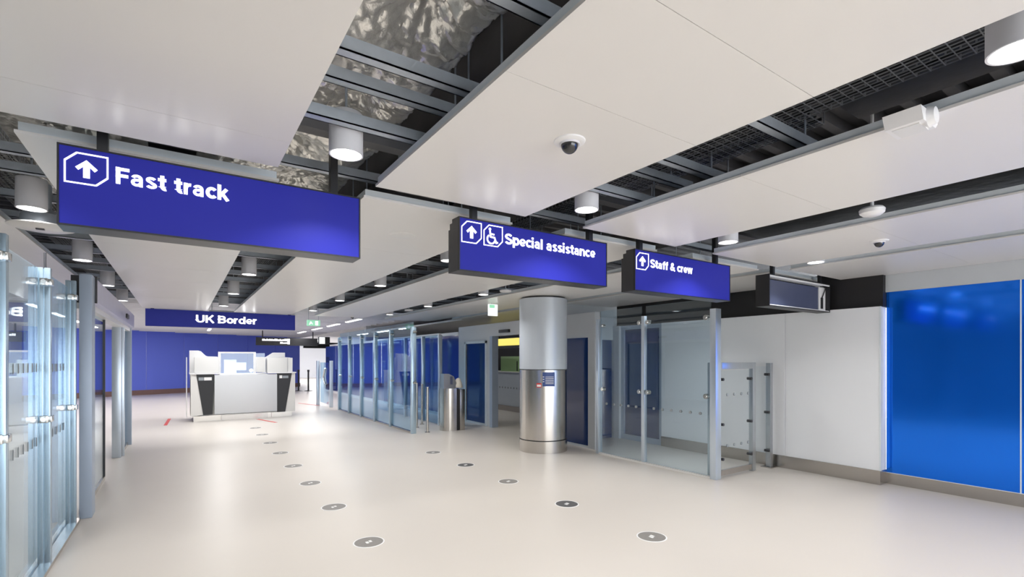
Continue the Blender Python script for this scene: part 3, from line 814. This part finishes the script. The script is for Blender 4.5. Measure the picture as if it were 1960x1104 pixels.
# far gate at the end of the run
t = thing('glass_gate', 'low glass gate at the far end of the lane screens', 'gate', (4.1, 17.4, 0))
for (x, y) in ((4.05, 18.3), (4.2, 17.06)):
    obj('post', MB().box(x - 0.05, x + 0.05, y - 0.05, y + 0.05, 0, 1.56, 0.004), 'post', t)
obj('glass_pane', MB().box(4.12, 4.132, 17.11, 18.25, 0.1, 1.5), 'lanes', t)
mb = MB().cyl((4.1, 17.5, 1.3), (4.1, 17.7, 1.0), 0.03, seg=10).cyl((4.1, 17.7, 1.0), (4.1, 17.5, 0.75), 0.03, seg=10)
obj('pull_handle', mb, 'clamp', t)
# low steel bollards and gate posts near the kiosk
for (x, y, hh, lab) in ((4.50, 9.98, 1.0, 'slim steel post standing free just right of the lane screens'), (4.62, 10.85, 1.05, 'slim steel post close behind the nearest tall screen post'), (5.12, 10.48, 1.12, 'slim steel post touching the left side of the kiosk'), (4.95, 11.3, 1.0, 'slim steel post behind between lane screens and kiosk')):
    tt = thing('barrier_post', lab, 'post', (x, y, 0), 'slim lane posts')
    obj('tube', MB().cyl((x, y, 0.012), (x, y, hh - 0.01), 0.028, seg=20).cyl((x, y, hh - 0.01), (x, y, hh), 0.028, 0.02, 20), 'steel', tt)
    obj('base_plate', MB().cyl((x, y, 0), (x, y, 0.012), 0.055, seg=24), 'steel', tt)
# kiosk
t = thing('gate_kiosk', 'stainless steel gate kiosk with slanted reader head and cream hood', 'kiosk', (5.1, 10.0, 0))
bx = [(4.86, 10.12), (4.875, 9.99), (4.93, 9.91), (5.03, 9.87), (5.16, 9.86), (5.16, 10.12)]
obj('body', MB().prism(bx, 'z', 0, 0.95), 'steel', t)
mb = MB().prism([(4.87, 0.95), (5.16, 0.95), (5.22, 1.0), (5.12, 1.22), (5.0, 1.28), (4.87, 1.28)], 'y', 9.93, 10.11)
obj('reader_head', mb, 'steel', t)
obj('black_recess', MB().prism([(5.16, 0.0), (5.24, 0.0), (5.24, 0.93), (5.2, 0.93)], 'y', 9.90, 10.08), 'pin', t)
obj('side_pillar', MB().box(5.24, 5.37, 9.86, 10.1, 0, 0.93, 0.008), 'steel', t)
mb = MB().lathe([(0.10, 0.0), (0.105, 0.05), (0.08, 0.12), (0.05, 0.2), (0.0001, 0.225)], (5.26, 9.98, 0.96), 20)
obj('hood', mb, 'bag', t)
obj('screen', MB().box(5.03, 5.09, 9.925, 9.93, 1.04, 1.22), 'display', t)

# right front: lane cubicle with tall glass
GC = 5.93
t = thing('glass_screen', 'tall clear glass screen with three steel posts in front of the pale wall', 'glass partition', (GC, 5.0, 0))
obj('post', MB().box(GC - 0.045, GC + 0.045, 6.09, 6.15, 0, 2.29, 0.004), 'post', t)
pm = obj('post', MB().box(GC - 0.03, GC + 0.03, 5.11, 5.17, 0, 2.27, 0.004), 'post', t)
pr_ = obj('post', MB().box(GC - 0.05, GC + 0.07, 3.88, 3.97, 0, 2.28, 0.004), 'post', t)
obj('glass_pane', MB().box(GC - 0.006, GC + 0.006, 5.18, 6.08, 0.03, 2.42), 'glass', t)
obj('glass_pane', MB().box(GC - 0.006, GC + 0.006, 3.98, 5.10, 0.03, 2.42), 'glass', t)
for yy in (5.06, 5.22):
    for z in (1.1, 2.17): clamp(t, (GC, yy, z), (1, 0, 0), 0.034, pm)
for z in (1.1, 2.17): clamp(t, (GC, 4.05, z), (1, 0, 0), 0.036, pr_)
for z in (1.1, 2.17): clamp(t, (GC, 6.02, z), (1, 0, 0), 0.03, t.children[0])
obj('floor_track', MB().box(GC - 0.04, GC - 0.01, 3.9, 6.1, 0, 0.025).box(GC + 0.01, GC + 0.04, 3.9, 6.1, 0, 0.025).box(GC - 0.01, GC + 0.01, 3.9, 6.1, 0, 0.01), 'panel', t)
mb = MB(); dots(mb, GC, [4.15 + 0.16 * k for k in range(6)], 0.86, 0.02, 0.02); dots(mb, GC, [5.3 + 0.16 * k for k in range(5)], 0.86, 0.02, 0.02)
obj('safety_dots', mb, 'dot', t)
# low framed gate
t = thing('glass_gate', 'waist-high framed glass gate beside the tall corner post', 'gate', (6.45, 3.93, 0))
mb = MB().box(6.005, 6.07, 4.01, 4.09, 0.0, 1.56, 0.004).box(6.005, 6.06, 3.90, 4.01, 1.47, 1.56).box(6.80, 6.88, 3.90, 3.96, 0.0, 1.56, 0.004).box(6.06, 6.80, 3.90, 3.96, 1.47, 1.56, 0.004)
obj('frame', mb, 'gatesteel', t)
obj('bottom_rail', MB().box(6.02, 6.80, 3.91, 3.95, 0.03, 0.10), 'skirt', t)
obj('glass_pane', MB().box(6.04, 6.785, 3.925, 3.935, 0.11, 1.455), 'clear', t)
def fdots(mb, xs, z, y, r=0.022):
    for x in xs:
        mb.prism([(x + r * 0.8 * math.cos(a), z + r * math.sin(a)) for a in [2 * PI * k / 14 for k in range(14)]], 'y', y - 0.0065, y + 0.0065)
mb = MB(); fdots(mb, [6.22 + 0.17 * k for k in range(4)], 1.12, 3.93); fdots(mb, [6.22 + 0.17 * k for k in range(4)], 0.42, 3.93)
obj('safety_dots', mb, 'dot', t)
for x in (6.08, 6.77):
    for z in (0.25, 0.72, 1.33):
        obj('clamp', MB().cyl((x, 3.895, z), (x, 3.965, z), 0.02, seg=16), 'pin', t)
t = thing('glass_screen', 'narrow low glass infill with one post against the pale wall', 'glass partition', (7.1, 3.93, 0))
obj('post', MB().box(7.25, 7.32, 3.89, 3.96, 0.012, 1.55, 0.004), 'gatesteel', t)
obj('glass_pane', MB().box(6.91, 7.24, 3.925, 3.935, 0.1, 1.5), 'clear', t)
for z in (0.25, 0.82, 1.38):
    obj('clamp', MB().cyl((7.23, 3.895, z), (7.23, 3.965, z), 0.02, seg=16), 'pin', t)
obj('base_plate', MB().box(7.18, 7.385, 3.84, 4.0, 0, 0.012), 'skirt', t)

# ------------------------------------------------------------------ passport desk
DY = 14.95
t = thing('passport_desk', 'white and grey passport desk with black tapered panels under the UK Border sign', 'desk', (1.45, DY, 0))
obj('front_panel', MB().box(0.74, 2.23, DY, DY + 0.12, 0.17, 1.2, 0.008), 'desk', t)
obj('core', MB().box(0.45, 2.5, DY + 0.12, DY + 1.1, 0.14, 1.18), 'deskw', t)
pl = obj('black_panel', MB().prism([(0.34, 1.22), (0.74, 1.22), (0.70, 0.17), (0.49, 0.17)], 'y', DY + 0.02, DY + 0.13), 'black', t)
obj('label_plate', MB().box(0.39, 0.5, DY + 0.012, DY + 0.021, 1.06, 1.14), 'dot', pl)
obj('label_plate', MB().box(0.51, 0.68, DY + 0.012, DY + 0.021, 1.06, 1.14), 'paper', pl)
pr2 = obj('black_panel', MB().prism([(2.235, 1.22), (2.61, 1.22), (2.44, 0.14), (2.235, 0.14)], 'y', DY + 0.02, DY + 0.13), 'black', t)
obj('label_plate', MB().box(2.29, 2.36, DY + 0.012, DY + 0.021, 1.08, 1.16), 'paper', pr2)
obj('label_plate', MB().box(2.37, 2.52, DY + 0.012, DY + 0.021, 1.08, 1.15), 'dot', pr2)
obj('side_flare', MB().prism([(0.22, 1.22), (0.34, 1.22), (0.49, 0.17), (0.22, 0.14)], 'y', DY + 0.03, DY + 1.2), 'deskw', t)
obj('side_flare', MB().prism([(2.61, 1.22), (2.70, 1.22), (2.70, 0.14), (2.44, 0.14)], 'y', DY + 0.03, DY + 1.2), 'deskw', t)
obj('counter_top', MB().box(0.20, 0.86, DY - 0.02, DY + 1.2, 1.22, 1.25).box(2.0, 2.72, DY - 0.02, DY + 1.2, 1.22, 1.25).box(0.86, 2.0, DY + 0.13, DY + 1.2, 1.18, 1.21), 'white', t)
obj('plinth', MB().box(0.28, 0.62, DY + 0.06, DY + 1.1, 0, 0.14).box(2.1, 2.62, DY + 0.06, DY + 1.1, 0, 0.14).box(0.62, 2.1, DY + 0.1, DY + 1.1, 0, 0.14), 'steel', t)
obj('kick_strip', MB().box(0.9, 2.0, DY + 0.02, DY + 0.1, 0.0, 0.13), 'skirt', t)
obj('side_glass', MB().box(0.13, 0.145, DY + 0.1, DY + 1.3, 0.12, 1.66), 'frost', t)
obj('privacy_box', MB().box(0.30, 0.84, DY + 0.05, DY + 0.45, 1.25, 1.66, 0.01), 'frost', t)
cv = [(0.20, 1.25), (0.84, 1.25), (0.84, 1.68), (0.62, 1.685), (0.57, 1.70), (0.52, 1.75), (0.46, 1.82), (0.40, 1.84), (0.20, 1.84)]
obj('wing_screen', MB().prism(cv, 'y', DY + 0.55, DY + 0.6), 'white', t)
mb = MB().box(0.84, 1.74, DY + 0.32, DY + 0.36, 1.77, 1.81).box(0.84, 0.9, DY + 0.32, DY + 0.36, 1.21, 1.77).box(1.68, 1.74, DY + 0.32, DY + 0.36, 1.21, 1.77)
obj('screen_frame', mb, 'white', t)
obj('glass_pane', MB().box(0.9, 1.68, DY + 0.335, DY + 0.345, 1.21, 1.77), 'screenlite', t)
mb = MB().box(1.0, 1.3, DY + 0.7, DY + 0.75, 1.21, 1.60).box(1.08, 1.55, DY + 0.8, DY + 0.84, 1.3, 1.52)
obj('back_screen', mb, 'frost', t)
obj('speech_plate', MB().cyl((1.62, DY + 0.31, 1.3), (1.62, DY + 0.33, 1.3), 0.05, seg=24), 'clamp', t)
obj('privacy_box', MB().box(1.74, 1.95, DY + 0.1, DY + 0.4, 1.25, 1.67, 0.01), 'frost', t)
obj('privacy_box', MB().box(1.99, 2.5, DY + 0.05, DY + 0.45, 1.25, 1.65, 0.01), 'frost', t)
cv = [(2.0, 1.25), (2.66, 1.25), (2.66, 1.66), (2.52, 1.67), (2.52, 1.8), (2.2, 1.8), (2.0, 1.66)]
obj('wing_screen', MB().prism(cv, 'y', DY + 0.55, DY + 0.6), 'white', t)
obj('side_glass', MB().box(2.52, 2.64, DY + 0.08, DY + 0.1, 1.25, 1.65), 'frost', t)
obj('back_glass', MB().box(1.74, 2.0, DY + 0.62, DY + 0.64, 1.25, 1.78), 'screenlite', t)

# queue posts and wall switch plate in the distance
for (x, y, lab) in ((5.0, 26.85, 'black belt barrier post left of the blue wall end, nearer the desk'), (5.42, 26.6, 'black belt barrier post at the right end of the blue wall')):
    tt = thing('queue_post', lab, 'barrier post', (x, y, 0), 'queue barrier posts')
    obj('pole', MB().cyl((x, y, 0.03), (x, y, 0.98), 0.04, seg=16), 'black', tt)
    obj('head', MB().cyl((x, y, 0.98), (x, y, 1.08), 0.055, seg=16), 'black', tt)
    obj('base', MB().lathe([(0.19, 0.0), (0.19, 0.015), (0.05, 0.04), (0.0001, 0.04)], (x, y, 0), 28), 'black', tt)
single('wall_panel', MB().box(4.75, 4.98, 30.68, 30.72, 1.15, 1.75), 'pin', 'small dark plate on the right end of the blue wall', 'wall plate')

# red floor tapes
def tape(x0, y0, x1, y1, label, w=0.035):
    a, b = Vector((x0, y0)), Vector((x1, y1)); dv = (b - a).normalized(); n = Vector((-dv.y, dv.x)) * w
    single('floor_tape', MB().prism([tuple(a - n), tuple(b - n), tuple(b + n), tuple(a + n)], 'z', 0.0, 0.003), 'red', label, 'floor marking', 'red floor tapes')
tape(-0.30, 14.6, -0.24, 16.2, 'red floor tape on the left of the passport desk')
tape(1.72, 14.75, 2.02, 13.7, 'short red floor tape in front of the passport desk')
tape(3.6, 19.3, 4.0, 17.9, 'faint red floor tape by the low far glass gate')

# floor discs
def fdisc(x, y, mat, label):
    tt = thing('floor_sticker', label, 'floor sticker', (x, y, 0), 'round floor stickers')
    obj('disc', MB().lathe([(0.122, 0.0), (0.122, 0.002), (0.0001, 0.002)], (x, y, 0), 40), mat, tt)
    obj('rim', MB().lathe([(0.122, 0.0), (0.134, 0.0), (0.134, 0.0022), (0.122, 0.0022)], (x, y, 0), 40, caps=False), 'paper', tt)
    mb = MB().box(x - 0.028, x - 0.004, y - 0.03, y + 0.015, 0.002, 0.0032).box(x + 0.004, x + 0.028, y - 0.012, y + 0.03, 0.002, 0.0032)
    obj('footprints', mb, 'paper', tt)
for k in range(8):
    fdisc(1.37 + 0.013 * k, 4.27 + 1.23 * k, 'disc', 'grey round floor sticker, %s in the left-hand row' % ordinal(k))
for k in range(5):
    fdisc(3.53 + 0.02 * k, 2.97 + 1.20 * k, 'discd' if k in (1, 3) else 'disc', '%s round floor sticker, %s in the right-hand row' % ('charcoal' if k in (1, 3) else 'grey', ordinal(k)))

# ------------------------------------------------------------------ side room through the opening
t = thing('service_counter', 'blue grey counter with dark plinth seen through the opening left of the column', 'counter', (8.6, 13, 0))
obj('front_panel', MB().box(8.5, 8.56, 11.0, 16.0, 0.16, 1.2), 'counter', t)
obj('plinth', MB().box(8.47, 8.54, 11.0, 16.0, 0, 0.16), 'skirt', t)
obj('counter_top', MB().box(8.46, 9.0, 11.0, 16.0, 1.2, 1.23), 'white', t)
mb = MB(); dots(mb, 8.497, [12.0 + 0.16 * k for k in range(12)], 0.72, 0.03, 0.03, 0.004)
obj('safety_dots', mb, 'dot', t)
t = thing('green_screen', 'green panel standing on the counter left of the column', 'screen panel', (8.55, 12.8, 1.23))
obj('panel', MB().box(8.55, 8.6, 12.0, 13.3, 1.23, 1.70), 'green', t)
obj('divider', MB().box(8.535, 8.55, 12.35, 12.38, 1.25, 1.55), 'pin', t)
t = thing('yellow_sign', 'lit yellow overhead sign seen through the opening left of the column', 'sign', (8.5, 12.8, 2.05))
obj('face', MB().box(8.48, 8.5, 11.6, 13.75, 2.04, 2.26), 'yellow', t)
obj('casing', MB().box(8.5, 8.6, 11.6, 13.75, 2.02, 2.28), 'anth', t)
for yy in (12.0, 13.4): obj('hanger_rod', MB().cyl((8.55, yy, 2.28), (8.55, yy, 2.7), 0.01, seg=8), 'black', t)
t = thing('back_shelf', 'dark shelf unit with pale boxes behind the green panel', 'shelf', (9.6, 13, 0))
obj('carcass', MB().box(9.6, 9.9, 11.0, 15.5, 0, 2.0), 'anth', t)
obj('pale_box', MB().box(9.5, 9.6, 12.1, 12.6, 1.78, 1.95), 'paper', t)
obj('pale_box', MB().box(9.5, 9.6, 13.0, 13.3, 1.8, 1.95), 'paper', t)
single('overhead_sensor', MB().box(XA - 0.06, XA, 9.1, 9.5, 2.21, 2.28, 0.01), 'pin', 'small black door sensor on the fascia above the opening', 'sensor')
for k, x in enumerate((0.0, 1.02, 1.98)):  # strips added to light the desk front, hidden behind the sign
    t = thing('strip_light', 'added strip lighting the desk from behind the UK Border sign, %s' % ('left', 'middle', 'right')[k], 'strip light', (x, 13.6, 2.72), 'added strip lights behind the border sign')
    obj('diffuser', MB().box(x - 0.44, x + 0.44, 13.55, 13.65, 2.715, 2.73), 'tube', t)
    obj('housing', MB().box(x - 0.46, x + 0.46, 13.54, 13.66, 2.73, 2.77), 'white', t)
    for dx in (-0.4, 0.4): obj('hanger_rod', MB().cyl((x + dx, 13.6, 2.77), (x + dx, 13.6, SLAB), 0.006, seg=8), 'galv', t)
    L = bpy.data.lights.new('strip_beam', 'AREA'); L.shape = 'RECTANGLE'; L.size = 0.88; L.size_y = 0.1; L.energy = 17
    lo = bpy.data.objects.new('strip_beam', L); C.objects.link(lo); lo.parent = t; lo.location = (0, 0, -0.02)
# downlights added to brighten the side room, then lamps of the hall beyond
for k, (x, y) in enumerate(((7.4, 9.4), (7.4, 12.0), (7.6, 14.8))):
    dup(proto, (x, y, 2.70), 'added downlight brightening the side room behind the column, %s one' % ordinal(k), 'added side room lamps')
k = 0
for y in (15.9, 18.4, 21.0, 24.0):
    for x in (-2.8, 1.0, 4.6):
        t = thing('strip_light', 'lit ceiling strip beyond the UK Border sign, %s row, %s' % (ordinal(k // 3), ('left', 'middle', 'right')[k % 3]), 'strip light', (x, y, 2.85), 'strip lights beyond the border sign')
        obj('diffuser', MB().box(x - 0.05, x + 0.05, y - 0.75, y + 0.75, 2.835, 2.85), 'tube', t)
        obj('housing', MB().box(x - 0.06, x + 0.06, y - 0.77, y + 0.77, 2.85, 2.88), 'white', t)
        L = bpy.data.lights.new('strip_beam', 'AREA'); L.shape = 'RECTANGLE'; L.size = 0.1; L.size_y = 1.5; L.energy = 30; L.color = (1, 0.98, 0.96)
        lo = bpy.data.objects.new('strip_beam', L); C.objects.link(lo); lo.parent = t; lo.location = (0, 0, -0.02)
        k += 1
for (x, y) in ((8, 36), (9, 41)):
    t = thing('strip_light', 'bright ceiling strip in the white passage past the blue wall, %s' % ('nearer' if y < 40 else 'farther'), 'strip light', (x, y, 2.9), 'passage strip lights')
    obj('diffuser', MB().box(x - 0.6, x + 0.6, y - 0.06, y + 0.06, 2.9, 2.95), 'tube', t)
    L = bpy.data.lights.new('strip_beam', 'AREA'); L.shape = 'RECTANGLE'; L.size = 1.2; L.size_y = 0.3; L.energy = 120
    lo = bpy.data.objects.new('strip_beam', L); C.objects.link(lo); lo.parent = t; lo.location = (0, 0, -0.03)

for o in bpy.data.objects:
    if '_base' in o.keys(): del o['_base']
